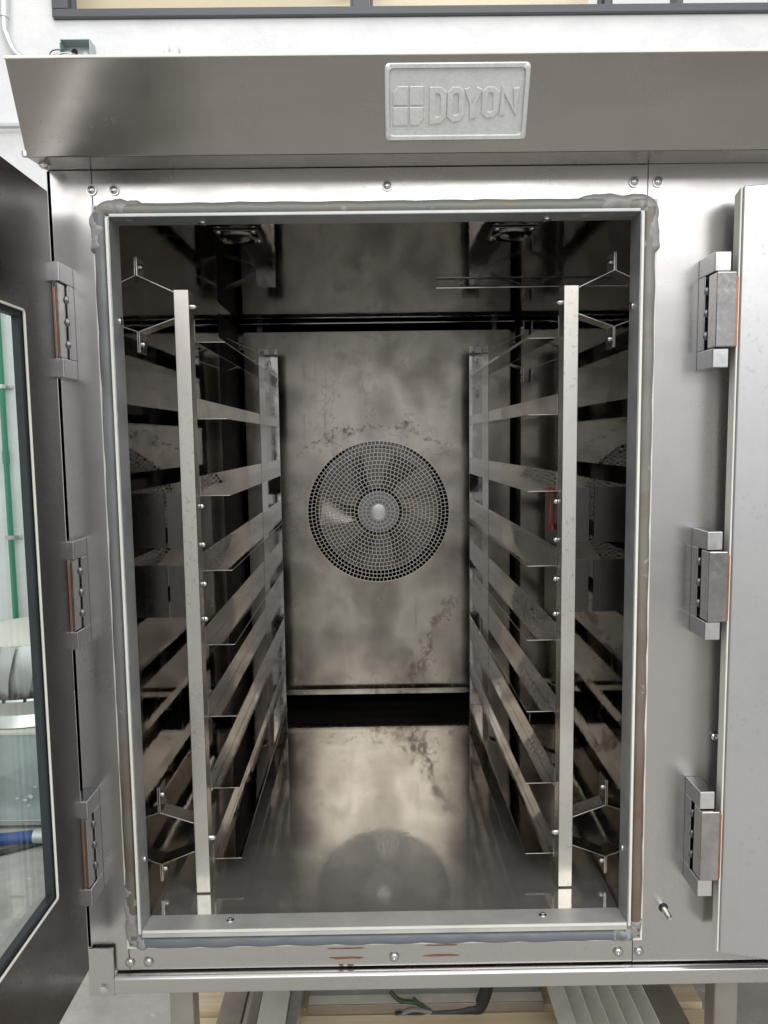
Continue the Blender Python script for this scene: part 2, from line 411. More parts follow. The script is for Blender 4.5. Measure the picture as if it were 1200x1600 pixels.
# ------------------------------------------------------------------ the oven
OV = thing('convection_oven', (0, 1.4, -.80), 'large stainless steel convection oven with its chamber open and tray racks inside', 'oven')
HW, ZF, ZC = .343, -.688, .292      # chamber half width, floor and roof
BY = 1.866                          # fan panel
XR = 1.25                           # the oven runs on past the frame to the right
FC = (-.002, -.178)                 # fan centre x, z
M['baffle'] = baffle_mat(FC[0], FC[1]+OFF.z)

# chamber
part('chamber_wall', MB().box(-HW-.004, -HW, 1.003, 2.06, ZF-.004, ZC+.004), 'wall_liner', OV, label='polished left side wall of the chamber')
part('chamber_wall', MB().box(HW, HW+.004, 1.003, 2.06, ZF-.004, ZC+.004), 'wall_liner', OV, label='polished right side wall of the chamber')
part('chamber_roof', MB().box(-HW, HW, 1.003, 2.06, ZC, ZC+.004), 'ceil_liner', OV, label='dark polished chamber roof')
part('chamber_floor', MB().box(-HW, HW, 1.003, 2.06, ZF-.004, ZF), 'floor_liner', OV, label='polished chamber floor, dusty at the front')
part('rear_wall', MB().box(-HW-.004, HW+.004, 2.06, 2.065, ZF-.004, ZC+.004), 'ceil_liner', OV)
# outer body
part('body_side', MB().box(-.424, -.420, 1.0, 2.14, -.745, .353), 'face', OV)
part('body_top', MB().box(-.424, XR, 1.0, 2.14, .440, .444), 'face_h', OV)
part('body_back', MB().box(-.424, XR, 2.14, 2.144, -.745, .444), 'face', OV)

part('dark_wall_strip', MB().box(-HW, -HW+.0012, 1.645, 1.862, ZF+.03, ZC-.012), 'dark', OV, label='black vertical strip added to darken the back of the left wall')  # near-black strips laid on the side walls to paint in their darkness
part('dark_wall_strip', MB().box(HW-.0012, HW, 1.80, 1.862, ZF+.03, ZC-.012), 'dark', OV, label='narrow black strip added to darken the back of the right wall')
# fan panel with its round opening
GR = .1775
def panel_with_hole(x0, x1, z0, z1, y, th, cx, cz, r, n=96):
    mb = MB(); inner = []; outer = []
    for k in range(n):
        a = 2*math.pi*k/n; c, s = math.cos(a), math.sin(a)
        inner.append((cx+r*c, cz+r*s))
        tx = ((x1-cx) if c > 0 else (x0-cx))/c if abs(c) > 1e-9 else 1e9
        tz = ((z1-cz) if s > 0 else (z0-cz))/s if abs(s) > 1e-9 else 1e9
        t_ = min(tx, tz); outer.append((cx+t_*c, cz+t_*s))
    # snap the nearest rays to the corners
    for X, Z in ((x0, z0), (x0, z1), (x1, z0), (x1, z1)):
        k = min(range(n), key=lambda i: (outer[i][0]-X)**2+(outer[i][1]-Z)**2); outer[k] = (X, Z)
    vs_ = []
    for yy in (y, y+th): vs_ += [(a, yy, b) for a, b in inner]+[(a, yy, b) for a, b in outer]
    fs = []
    for k in range(n):
        j = (k+1) % n
        fs += [(k, j, n+j, n+k), (2*n+k, 3*n+k, 3*n+j, 2*n+j), (k, 2*n+k, 2*n+j, j), (n+k, n+j, 3*n+j, 3*n+k)]
    return mb.add(vs_, fs)
bp = part('fan_panel', panel_with_hole(-.327, .327, -.640, .267, BY, .0025, FC[0], FC[1], GR), 'baffle', OV, label='stained steel fan panel with a round grille opening')
part('bottom_lip', MB().box(-.327, .327, BY-.018, BY, -.6445, -.6415).box(-.327, .327, BY-.018, BY-.0165, -.6415, -.631), 'baffle', bp, .0006)
part('top_lip', MB().box(-.327, .327, BY, BY+.05, .2672, .2695), 'baffle', bp)
for sx in (-1, 1): part('side_return', MB().box(min(sx*.3272, sx*.3295), max(sx*.3272, sx*.3295), BY, BY+.06, -.640, .267), 'baffle', bp)
part('roof_rail', MB().tube([(-.335, BY-.03, ZC-.006), (.335, BY-.03, ZC-.006)], .0018, 8), 'hinge', OV, smooth=True)

# grille: concentric rings of square openings
mb = MB(); pitch = .0098; rings = [GR+.001-i*pitch for i in range(17)]; bw = .0008; gy0, gy1 = BY-.0015, BY+.0010
def ring(r0, r1, n):
    vs_ = []; fs = []
    for k in range(n):
        a = 2*math.pi*k/n; c, s = math.cos(a), math.sin(a)
        for r in (r0, r1):
            for y in (gy0, gy1): vs_.append((FC[0]+r*c, y, FC[1]+r*s))
    for k in range(n):
        i, j = 4*k, 4*((k+1) % n)
        fs += [(i, j, j+2, i+2), (i+1, i+3, j+3, j+1), (i, i+1, j+1, j), (i+2, j+2, j+3, i+3)]
    mb.add(vs_, fs)
for i, r in enumerate(rings):
    ring(r-bw, r+bw, 96)
    if i+1 < len(rings):
        r2 = rings[i+1]; n = max(8, round(2*math.pi*(r+r2)/2/pitch))
        ph = random.random()
        for k in range(n):
            a = 2*math.pi*(k+ph)/n; c, s = math.cos(a), math.sin(a); tx, tz = -s*bw, c*bw
            pts = [(FC[0]+rr*c+e*tx, gy0+.0002, FC[1]+rr*s+e*tz) for rr, e in ((r2+bw, -1), (r-bw, -1), (r-bw, 1), (r2+bw, 1))]
            mb.prism(pts, (0, gy1-gy0-.0004, 0))
g = part('grille', mb, 'wire', bp, label='round wire-like guard of small square openings'); g['kind'] = 'stuff'
part('grille_boss', MB().lathe([(.001, gy0-.0012), (.015, gy0-.0012), (.0195, gy0), (.0195, gy1)], 'y', 32, (FC[0], 0, FC[1])), 'cast', bp, smooth=True)
# impeller behind it
fan = part('impeller', MB().lathe([(.158, BY+.055), (.158, BY+.058)], 'y', 64, (FC[0], 0, FC[1])), 'fan', OV)
part('hub', MB().lathe([(.001, BY+.022), (.052, BY+.022), (.060, BY+.030), (.060, BY+.055)], 'y', 40, (FC[0], 0, FC[1])), 'hub', fan, smooth=True)
for k in range(6):
    a0 = 2*math.pi*k/6+.2; pts = []
    for i in range(7):
        t_ = i/6; r = .06+t_*.092; a = a0-.16*t_
        pts.append((r, a))
    vs_ = []; fs = []
    for r, a in pts:
        for dy, da in ((.034, .20), (.0545, -.30)): vs_.append((FC[0]+r*math.cos(a+da), BY+dy, FC[1]+r*math.sin(a+da)))
    n = len(vs_); vs_ += [(x+.0015, y, z+.0015) for x, y, z in vs_]
    for i in range(6):
        fs += [(2*i, 2*i+2, 2*i+3, 2*i+1), (n+2*i, n+2*i+1, n+2*i+3, n+2*i+2)]
        fs += [(2*i, n+2*i, n+2*i+2, 2*i+2), (2*i+1, 2*i+3, n+2*i+3, n+2*i+1)]
    part('blade', MB().add(vs_, fs), 'fan', fan, smooth=True)

# face plates (3 mm apart at the joints)
ox, ozt, ozb = .3672, .3085, -.7155     # seal opening
part('face_plate', MB().box(-.4245, -ox, 1.0, 1.004, -.7510, .353), 'face', OV, .0006, label='left brushed face plate beside the chamber')
part('face_plate', MB().box(-ox+.0008, .3552, 1.0004, 1.004, ozt, .353), 'face_h', OV, .0006, label='top face plate above the chamber')
part('face_plate', MB().box(-ox+.0008, .3552, 1.0004, 1.004, -.7510, ozb), 'face_h', OV, .0006, label='bottom face plate below the chamber, rust marked')
part('face_plate', MB().box(ox, XR, 1.0, 1.004, -.7510, .353).box(.3558, ox, 1.0, 1.004, ozt, .353).box(.3558, ox, 1.0, 1.004, -.7510, ozb), 'face', OV, label='right brushed face plate between the two doors')
# pale edge trim round the cut-out
e = .0030
part('edge_trim', MB().box(-ox, -ox+e, .9955, 1.002, ozb, ozt).box(ox-e, ox, .9955, 1.002, ozb, ozt).box(-ox+e, ox-e, .9955, 1.002, ozt-e, ozt).box(-ox+e, ox-e, .9955, 1.002, ozb, ozb+e), 'sealant_lit_edge', OV, .0005)
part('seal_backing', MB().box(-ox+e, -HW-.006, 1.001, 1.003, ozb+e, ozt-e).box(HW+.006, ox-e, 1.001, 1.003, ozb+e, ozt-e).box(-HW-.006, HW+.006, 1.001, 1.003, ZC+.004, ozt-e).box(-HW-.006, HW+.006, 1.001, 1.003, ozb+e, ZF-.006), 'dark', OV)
# jamb strips
jy0, jy1 = .984, 1.023
jl = part('jamb_strip', MB().box(-HW-.0035, -HW+.0015, jy0, jy1, ZF+.001, ZC-.001), 'jamb', OV, .0007)
jr = part('jamb_strip', MB().box(HW-.0015, HW+.0035, jy0, jy1, ZF+.001, ZC-.001), 'jamb', OV, .0007)
jt = part('jamb_strip', MB().box(-HW+.0015, HW-.0015, jy0, jy1, ZC-.0025, ZC+.002), 'jamb', OV, .0007)
M['sill'] = plain('sill_galvanised', (.55, .55, .525), .42, .35, .22, 22, .15, .0006)
sl = part('sill', MB().prism([(-HW+.0015, jy0, ZF-.003), (-HW+.0015, jy1+.004, ZF-.003), (-HW+.0015, jy1+.004, ZF+.002), (-HW+.0015, jy0, ZF+.0082)], (2*HW-.003, 0, 0)), 'sill', OV, .0006)

part('jamb_edge', MB().box(-HW-.0030, -HW+.0004, jy0-.0016, jy0-.0001, ZF+.004, ZC-.004), 'sealant_lit_edge', jl, .0004)
part('jamb_edge', MB().box(HW-.0004, HW+.0030, jy0-.0016, jy0-.0001, ZF+.004, ZC-.004), 'sealant_lit_edge', jr, .0004)
part('sill_edge', MB().box(-HW+.003, HW-.003, jy0-.0016, jy0-.0001, ZF+.0045, ZF+.0080), 'sealant_lit_edge', sl, .0004)
# seal
gx, gzt, gzb, gr = .3553, .3003, -.7035, .0096
def gpart(a, b, mat, lab, n=40):
    pts = []; a = Vector(a); b = Vector(b)
    for i in range(n+1):
        q = a.lerp(b, i/n); q.y += .0012*math.sin(i*1.7)+.0008*random.uniform(-1, 1); pts.append(q)
    return part('door_seal', MB().tube(pts, [gr*(1+random.uniform(-.03, .03)) for _ in pts], 14), mat, OV, smooth=True, label=lab)
gpart((-gx, .996, gzb+.006), (-gx, .996, gzt-.004), 'gasket_left', 'grey door seal along the left jamb')
gpart((gx, .996, gzb+.006), (gx, .996, gzt-.004), 'gasket_rust', 'browned door seal along the right jamb')
gpart((-gx+.004, .996, gzt), (gx-.004, .996, gzt), 'gasket_top', 'weathered door seal along the top')
gpart((-gx+.004, .996, gzb), (gx-.004, .996, gzb), 'gasket_blue', 'blue grey door seal along the sill')
def smear(cx, cz, lx, lz, r, seed, lab):
    rnd = random.Random(seed); sx = -1 if cx > 0 else 1; sz = -1 if cz > 0 else 1
    ph = [rnd.uniform(0, 6.28) for _ in range(12)]; N, W = 90, 15; path = []
    rc = .016                                                   # rounded corner of the stroke
    L1, L2, La = max(.001, lz-rc), max(.001, lx-rc), rc*math.pi/2
    tot = L1+La+L2
    for i in range(N+1):
        q = i/N*tot
        if q < L1: path.append((Vector((cx, cz+sz*(lz-q))), Vector((-sx, 0))))
        elif q < L1+La:
            a = (q-L1)/rc; c0 = Vector((cx+sx*rc, cz+sz*rc)); n_ = Vector((-sx*math.cos(a), -sz*math.sin(a))); path.append((c0+n_*rc, n_))
        else: path.append((Vector((cx+sx*(rc+q-L1-La), cz)), Vector((0, -sz))))
    vs_ = []; fs = []
    for i, (p_, n_) in enumerate(path):
        t_ = i/N; end = min(1, min(t_, 1-t_)/.07)**.5*.85+.15
        ro = r*end*(1+.10*math.sin(i*.21+ph[0])+.05*math.sin(i*.43+ph[1])+.015*math.sin(i*1.1+ph[2]))
        ri = r*end*(.95+.10*math.sin(i*.17+ph[3])+.06*math.sin(i*.41+ph[4])+.015*math.sin(i*1.0+ph[5]))
        for j in range(W):
            u = -1+2*j/(W-1); off = ro*u if u > 0 else ri*u
            h = .0125*end*max(0, 1-abs(u)**2.6)**.55
            h += (.0011*math.sin(i*.16+1.6*u+ph[6])+.0006*math.sin(i*.33-2.2*u+ph[7])+.0002*math.sin(i*.8+4*u+ph[8]))*(1-u*u)
            q = p_+n_*off; vs_.append((q.x, .9992-h, q.y))
    for i in range(N):
        for j in range(W-1): fs.append((i*W+j, i*W+j+1, (i+1)*W+j+1, (i+1)*W+j))
    n0 = len(vs_)
    vs_ += [(x, 1.0012, z) for x, y, z in vs_]
    fs += [(n0+c, n0+d, n0+b_, n0+a_)[::1] for a_, b_, c, d in [(f[0], f[1], f[2], f[3]) for f in fs]]
    ring_ = [j for j in range(W)]+[i*W+W-1 for i in range(1, N+1)]+[N*W+j for j in range(W-2, -1, -1)]+[i*W for i in range(N-1, 0, -1)]
    for k in range(len(ring_)):
        p1, p2 = ring_[k], ring_[(k+1) % len(ring_)]; fs.append((p1, p2, n0+p2, n0+p1))
    return part('silicone_patch', MB().add(vs_, fs), 'silicone', OV, smooth=True, label=lab)
smear(-gx-.002, gzt+.002, .058, .058, .0128, 1, 'grey silicone smeared over the top left seal corner')
smear(gx+.002, gzt+.002, .098, .066, .0132, 2, 'grey silicone smeared over the top right seal corner')
smear(-gx-.001, gzb-.001, .022, .090, .0125, 3, 'grey silicone smeared over the bottom left seal corner')
smear(gx, gzb, .034, .024, .0120, 4, 'grey silicone dab on the bottom right seal corner')

# screws: dished washer, domed head, hex recess
def screw_mesh(r, hexr, name):
    mb = MB(); mb.lathe([(r, 0), (r*.96, -.0014), (r*.72, -.0026), (hexr*1.1, -.003)], 'y', 20, caps=False)
    mb.lathe([(hexr*1.1, -.003), (hexr, -.0029), (hexr, -.0012), (.0002, -.0012)], 'y', 6, caps=False)
    return mb.mesh(name)
SC = screw_mesh(.0052, .0019, 'screw'); SW = MB().lathe([(.0071, 0), (.0071, -.0007), (.0052, -.0007)], 'y', 24, caps=False).mesh('washer')
SC.materials.append(M['bolt']); SW.materials.append(M['hinge'])
def screw(parent, pos, mesh=SC, rot=None, washer=True, s=1.0, sub=None):
    o = link('screw', mesh, None, parent, Vector(pos)-rel(parent), smooth=True); o.scale = (s, s, s)
    if rot: o.rotation_euler = rot
    if washer and sub is None:
        w_ = link('washer', SW, None, o, (0, 0, 0), smooth=True)
    return o
for px, py in ((143, 297), (178, 297), (605, 290), (991, 284), (1028, 284), (203, 1504), (232, 1503), (616, 1495), (966, 1487), (998, 1486), (1116, 1151)):
    q = at(px, py, 1.0); screw(OV, (q.x, .9996, q.z))
HZ = math.pi/2
def jscrew(strip, pos, rz=0, rx=0):
    o = link('screw', SC, None, strip, Vector(pos)-rel(strip), smooth=True); o.rotation_euler = (rx, 0, rz); o.scale = (1.1, 1.1, 1.1)
jscrew(jl, (-HW+.0016, 1.012, .163), rz=HZ); jscrew(jl, (-HW+.0016, 1.012, -.590), rz=HZ)
jscrew(jr, (HW-.0016, 1.012, .175), rz=-HZ); jscrew(jr, (HW-.0016, 1.012, -.585), rz=-HZ)
for px in (360, 848): q = at(px, 1440, 1.008); jscrew(sl, (q.x, 1.008, ZF+.0042), rx=-HZ)
jscrew(jt, (-.228, 1.012, ZC-.0026), rx=HZ); jscrew(jt, (.226, 1.012, ZC-.0026), rx=HZ)
# locating pin
pin = part('door_pin', MB().lathe([(.0042, 1.0), (.0042, .978), (.003, .9745), (.0005, .9738)], 'y', 20, (.3985, 0, -.670)), 'bolt', OV, smooth=True)
part('pin_socket', MB().lathe([(.0042, .9994), (.0068, .9994), (.0068, .9998)], 'y', 20, (.3985, 0, -.6695), caps=False), 'dark', pin)

# rust traces on the bottom plate (thin flakes standing on the sheet)
M['rust'] = plain('rust_scale', (.22, .085, .04), .8, 0, .35, 200, .5, .001)
def flake(px, py, wx, hz, seed):
    q = at(px, py, 1.0); rnd = random.Random(seed); n = 18; pts = []
    for k in range(n):
        a = 2*math.pi*k/n; j = rnd.uniform(.7, 1.1)
        pts.append((q.x+wx*math.copysign(abs(math.cos(a))**.5, math.cos(a))*j, 1.0002, q.z+hz*math.copysign(abs(math.sin(a))**.6, math.sin(a))*rnd.uniform(.5, 1.1)))
    part('rust_mark', MB().prism(pts, (0, -.0004, 0)), 'rust', OV)
flake(542, 1482, .027, .0009, 1); flake(541, 1497, .024, .0018, 2); flake(533, 1508, .004, .0014, 3); flake(548, 1508, .005, .0014, 4)
flake(689, 1477, .024, .0007, 5); flake(690, 1493, .026, .0016, 6)

# canopy over the front
hy0, hy1, hz0, hz1 = .944, .902, .3490, .4435
xl = -.424
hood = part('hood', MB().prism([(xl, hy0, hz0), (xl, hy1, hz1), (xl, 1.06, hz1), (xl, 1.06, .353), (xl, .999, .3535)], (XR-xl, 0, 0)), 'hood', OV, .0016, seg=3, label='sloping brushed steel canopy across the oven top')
part('hood_rim', MB().prism([(xl-.0005, hy1-.0012, hz1-.001), (xl-.0005, hy1-.0012, hz1+.0025), (xl-.0005, hy1+.03, hz1+.0025), (xl-.0005, hy1+.03, hz1+.0005)], (XR-xl, 0, 0)), 'sealant_lit_edge', hood, .0006)  # white colour paints in the light the rim catches from above
part('rim_bolt', MB().lathe([(.007, .352), (.0075, .349), (.005, .346), (.001, .345)], 'z', 16, (xl+.010, .972, 0)), 'bolt', hood, smooth=True)
part('corner_nub', MB().lathe([(.004, -.003), (.004, .003)], 'z', 12, (xl-.001, hy0, hz0+.004)), 'face', hood, smooth=True)

# cast nameplate on the canopy, lying on its slope
np0 = at(713, 160, .921)
tn = Vector((0, hy1-hy0, hz1-hz0)).normalized(); nn = Vector((1, 0, 0)).cross(tn)   # up the slope / inward normal
if nn.y > 0: nn = -nn
plane_pt = Vector((0, hy0, hz0))
def on_plate(u, v, h=0.0):
    k = (np0-plane_pt).dot(tn); c = plane_pt+tn*k; c.x = np0.x
    return c+Vector((1, 0, 0))*u+tn*v+nn*h
PW, PH = .0845, .0405
pts = []
for sx, sz in ((1, 1), (-1, 1), (-1, -1), (1, -1)):
    for k in range(4):
        a = math.radians({(1, 1): 0, (-1, 1): 90, (-1, -1): 180, (1, -1): 270}[(sx, sz)]+30*k); r = .005
        pts.append((sx*(PW-r)+r*math.cos(a), sz*(PH-r)+r*math.sin(a)))
plate = part('nameplate', MB().prism([on_plate(u, v, .0004) for u, v in pts], nn*.0016), 'cast', OV, label='cast metal nameplate reading DOYON')
n = len(pts); vs_ = []
for s_, h in ((1.0, .0020), (1.0, .0050), (.985, .0062), (.94, .0062), (.925, .0020)):
    for u, v in pts:
        k = PW*(1-s_); uu = u*(1-k/PW); vv = v*(1-k/PH); vs_.append(on_plate(uu, vv, h))
fs = [(a*n+i, a*n+(i+1) % n, (a+1)*n+(i+1) % n, (a+1)*n+i) for a in range(4) for i in range(n)]
part('raised_rim', MB().add(vs_, fs), 'cast', plate, smooth=True)
def taper(u, v):                                  # the lettering gets lower towards the right
    k = 1-.27*max(0, (u+.035))/.11
    return u, .0145-(.0145-v)*k
def letter(path, closed, wd=.0046):
    P_ = [Vector(q) for q in path]; n = len(P_); L = []; R = []
    for i in range(n):
        if closed: a, b = P_[i]-P_[i-1], P_[(i+1) % n]-P_[i]
        else: a = P_[i]-P_[i-1] if i else P_[1]-P_[0]; b = P_[i+1]-P_[i] if i < n-1 else a
        a = a.normalized(); b = b.normalized(); na = Vector((-a.y, a.x)); nb = Vector((-b.y, b.x)); mm = (na+nb).normalized()
        k = wd/2/max(.55, mm.dot(na)); L.append(P_[i]+mm*k); R.append(P_[i]-mm*k)
    mb = MB(); vs_ = []
    for h in (.0018, .0046):
        for S in (L, R):
            vs_ += [on_plate(*taper(q.x, q.y), h) for q in S]
    fs = []; m_ = n if closed else n-1
    for i in range(m_):
        j = (i+1) % n
        fs += [(2*n+i, 2*n+j, 3*n+j, 3*n+i), (i, j, 2*n+j, 2*n+i), (n+i, 3*n+i, 3*n+j, n+j)]
    if not closed: fs += [(0, 2*n, 3*n, n), (n-1, 2*n-1, 4*n-1, 3*n-1)]
    part('letter', mb.add(vs_, fs), 'cast', plate, .0005)
t0, b0 = .0125, -.0195
def rectpath(x0, x1, ch): # chamfered per corner: tl,tr,br,bl
    tl, tr, br, bl = ch; p = []
    p += [(x0, t0-tl), (x0+tl, t0)] if tl else [(x0, t0)]
    p += [(x1-tr, t0), (x1, t0-tr)] if tr else [(x1, t0)]
    p += [(x1, b0+br), (x1-br, b0)] if br else [(x1, b0)]
    p += [(x0+bl, b0), (x0, b0+bl)] if bl else [(x0, b0)]
    return p
letter(rectpath(-.0285, -.0155, (0, .004, .004, 0)), True, .0072)
letter(rectpath(-.0075, .0060, (.004,)*4), True, .0072)
letter([(.0120, t0+.002), (.0195, -.004), (.0195, b0-.002)], False, .0072); letter([(.0270, t0+.002), (.0195, -.004)], False, .0072)
letter(rectpath(.0335, .0465, (.004,)*4), True, .0072)
letter([(.0545, b0-.002), (.0545, t0), (.0700, b0), (.0700, t0+.002)], False, .0072)
for (x0, x1, z0, z1, cut) in ((-.0750, -.0575, -.0025, .0170, 'tl'), (-.0555, -.0390, -.0025, .0170, ''), (-.0750, -.0575, -.0235, -.0045, ''), (-.0555, -.0390, -.0235, -.0045, 'br')):
    q = [(x0, z0), (x1, z0), (x1, z1), (x0, z1)]
    if cut == 'tl': q = [(x0, z0), (x1, z0), (x1, z1), (x0+.006, z1), (x0, z1-.006)]
    if cut == 'br': q = [(x0, z0), (x1-.006, z0), (x1, z0+.006), (x1, z1), (x0, z1)]
    part('emblem_quarter', MB().prism([on_plate(u, v, .0018) for u, v in q], nn*.0026), 'cast', plate, .0006)

# base channel, corner bracket, legs
ch = part('base_channel', MB().prism([(-.386, .989, -.7790), (-.386, .989, -.7575), (-.386, .9935, -.7540), (-.386, 1.03, -.7535), (-.386, 1.03, -.7790)], (XR+.386, 0, 0)), 'face_h', OV, .0015, seg=3)
part('seam_shade_filler', MB().box(-.384, XR, 1.008, 1.03, -.7532, -.742), 'dark', ch)  # dark filler strip painting in the shade of the gap under the plates
br = part('corner_bracket', MB().prism([(-.423, .992, -.784), (-.3865, .992, -.784), (-.3865, .992, -.7125), (-.423, .992, -.7125)], (0, .004, 0)).box(-.423, -.419, .996, 1.10, -.784, -.7125), 'face', OV, .0008)
o = link('hex_bolt', MB().lathe([(.0075, 0), (.0075, -.001), (.0062, -.001), (.0062, -.0035), (.003, -.0045), (.0003, -.0045)], 'y', 6, caps=False).mesh('hex_bolt'), 'bolt', br, Vector((-.402, .992, -.7725))-rel(br))
for x0 in (-.319, .487): part('leg', MB().box(x0, x0+.035, 1.022, 1.057, FZ, -.7795), 'leg', OV, .003)
for x0 in (-.319, .487): part('leg', MB().box(x0, x0+.035, 2.05, 2.085, FZ, -.7795), 'leg', OV, .003)
part('base_plate', MB().box(-.41, XR, 1.031, 2.13, -.770, -.765), 'channel_dark', OV)

# hinges
def hinge(cx, zt, zb, sgn, lab):
    kf = .953 if sgn > 0 else .9570
    """sgn +1: door on the right of the block."""
    kn = .0245; x0, x1 = (cx, cx+.0205) if sgn > 0 else (cx-.0205, cx)
    mb = MB(); mb.box(x0, x1, kf, .9997, zt-kn, zt); mb.box(x0, x1, kf, .9997, zb, zb+kn); mb.box(x0, x1, .981, .9997, zb+kn, zt-kn)
    h = part('hinge', mb, 'hinge', OV, .0012, label=lab)
    for zz in (zt, zb+kn):
        part('knuckle_face', MB().box(x0+.0008, x1-.0008, kf-.0008, kf, zz-kn+.001, zz-.001), 'chrome', h, .0003)
    a, b = (cx+.001, cx+.026) if sgn > 0 else (cx-.0072, cx-.0030)
    f0, f1 = (.947, .972) if sgn > 0 else (.9582, .978)
    part('hinge_leaf', MB().prism([(a, f0, zb+kn+.001), (b, f0, zb+kn+.001), (b, f1, zb+kn+.001), (a, f1, zb+kn+.001)], (0, 0, zt-zb-2*kn-.002)), 'leaf', h, .0020 if sgn > 0 else .0008, seg=3, label='bright worn hinge leaf')
    c0, c1 = (b+.0005, b+.004) if sgn > 0 else (a-.0027, a-.0003)
    part('copper_edge', MB().box(c0, c1, 0.951 if sgn > 0 else .9588, .977, zb+kn+.002, zt-kn-.006), 'copper', h, .001)
    for k in range(3):
        zz = zb+kn+(zt-zb-2*kn)*(.2+.3*k)
        sc_ = link('screw', SCB, None, h, Vector((cx+sgn*.0055, .9808, zz))-rel(h), smooth=True)
SCB = screw_mesh(.0062, .0022, 'dark_screw'); SCB.materials.append(M['darkscrew'])
nm = ('top', 'middle', 'bottom')
for k, (zt, zb) in enumerate(((.2310, .0870), (-.1225, -.2665), (-.4745, -.6230))):
    hinge(.4250, zt, zb, 1, f'{nm[k]} hinge of the right door'); hinge(-.3968, zt-.002, zb-.002, -1, f'{nm[k]} hinge of the open left door')

# open left door, standing square to the face
dx1, dxs, dx0, dyH, dyF, dzb, dzt = -.406, -.4145, -.446, .9563, .20, -.7155, .3130
gy, gzb2, gzt2 = .8790, -.5630, .1565
def ring_boxes(mb, xa, xb, ya, yb, za, zb_, ia, ib, ja, jb_):   # rectangular frame: outer y/z, inner y/z
    return mb.box(xa, xb, ib, yb, za, zb_).box(xa, xb, ya, ia, za, zb_).box(xa, xb, ia, ib, jb_, zb_).box(xa, xb, ia, ib, za, ja)
y0, y1 = dyF+.07, gy
dl = part('door', ring_boxes(MB(), dxs, dx1, dyF, dyH, dzb, dzt, y0, y1, gzb2, gzt2), 'darkdoor', OV, label='left oven door swung open, dark steel frame round a tall glass')
part('back_rim', ring_boxes(MB(), dx0, dxs-.0003, dyF+.002, dyH-.002, dzb+.002, dzt-.002, dyF+.016, dyH-.009, dzb+.02, dzt-.02), 'galv', dl)
part('glass_rubber', ring_boxes(MB(), dxs-.004, dx1-.004, y0-.01, y1-.0008, gzb2+.0008, gzt2-.0008, y0, y1-.009, gzb2+.009, gzt2-.009), 'rubber', dl)
part('sealant_bead', MB().tube([(dx1-.001, y0, gzt2-.001), (dx1-.001, y1-.003, gzt2-.001), (dx1-.001, y1-.001, gzt2-.004), (dx1-.001, y1-.001, gzb2+.004), (dx1-.001, y1-.003, gzb2+.001), (dx1-.001, y0, gzb2+.001)], .0016, 8), 'sealant_lit_edge', dl, smooth=True)
part('glass_pane', MB().box(dxs-.008, dxs-.0045, y0-.02, y1+.03, gzb2-.03, gzt2+.03), 'glass', dl)

# right door, slightly ajar, galvanised look
ang = math.radians(14); c_, s_ = math.cos(ang), math.sin(ang); hx, hyd = .4565, .950
def dr(u, v, z): return (hx+u*c_+v*s_, hyd-u*s_+v*c_, z)
def drbox(u0, u1, v0, v1, z0, z1):
    return MB().add([dr(u, v, z) for z in (z0, z1) for v in (v0, v1) for u in (u0, u1)], [(0, 2, 3, 1), (4, 5, 7, 6), (0, 1, 5, 4), (2, 6, 7, 3), (0, 4, 6, 2), (1, 3, 7, 5)])
rd = part('door', drbox(0, .78, 0, .036, -.7045, .3092), 'galv', OV, .0028, seg=3, label='pale grey right oven door standing slightly ajar')
part('edge_strip', drbox(-.0028, -.0004, .002, .036, -.703, .308), 'sealant_lit_edge', rd, .0006)  # white colour paints in the light along this door edge

# roof lamps in the chamber
def lampring(x, lab):
    y = 1.082; lr = part('lamp_socket', MB().lathe([(.018, ZC-.001), (.018, ZC-.006), (.0225, ZC-.008), (.027, ZC-.006), (.029, ZC-.001)], 'z', 32, (x, y, 0), caps=False), 'fan', OV, smooth=True, label=lab)
    part('lamp_glass', MB().lathe([(.0175, ZC-.0012), (.016, ZC-.006), (.009, ZC-.009), (.0005, ZC-.0095)], 'z', 24, (x, y, 0), caps=False), 'fan', lr, smooth=True)
    part('socket_flange', MB().box(x-.030, x+.030, y-.030, y+.030, ZC-.0025, ZC-.0005), 'fan', lr, .0005)
    for sx in (-1, 1):
        for sy in (-1, 1):
            o = link('screw', SC, None, lr, Vector((x+sx*.024, y+sy*.024, ZC-.0026))-rel(lr), smooth=True); o.rotation_euler = (HZ, 0, 0); o.scale = (.8,)*3
lampring(-.193, 'lamp socket in the chamber roof, left'); lampring(.192, 'lamp socket in the chamber roof, right')
# temperature probe from the right wall
pr = part('probe_rod', MB().tube([(.112, 1.42, .2835), (.15, 1.42, .2835), (.30, 1.42, .2838), (HW-.001, 1.42, .284)], [.0022, .0022, .0016, .0016], 8), 'bolt', OV, smooth=True, label='thin temperature probe reaching in from the right wall')
part('probe_clip', MB().tube([(.158+.006*math.cos(a), 1.42, .286+.006*math.sin(a)) for a in [k*.6 for k in range(11)]], .0008, 6), 'bolt', pr, smooth=True)

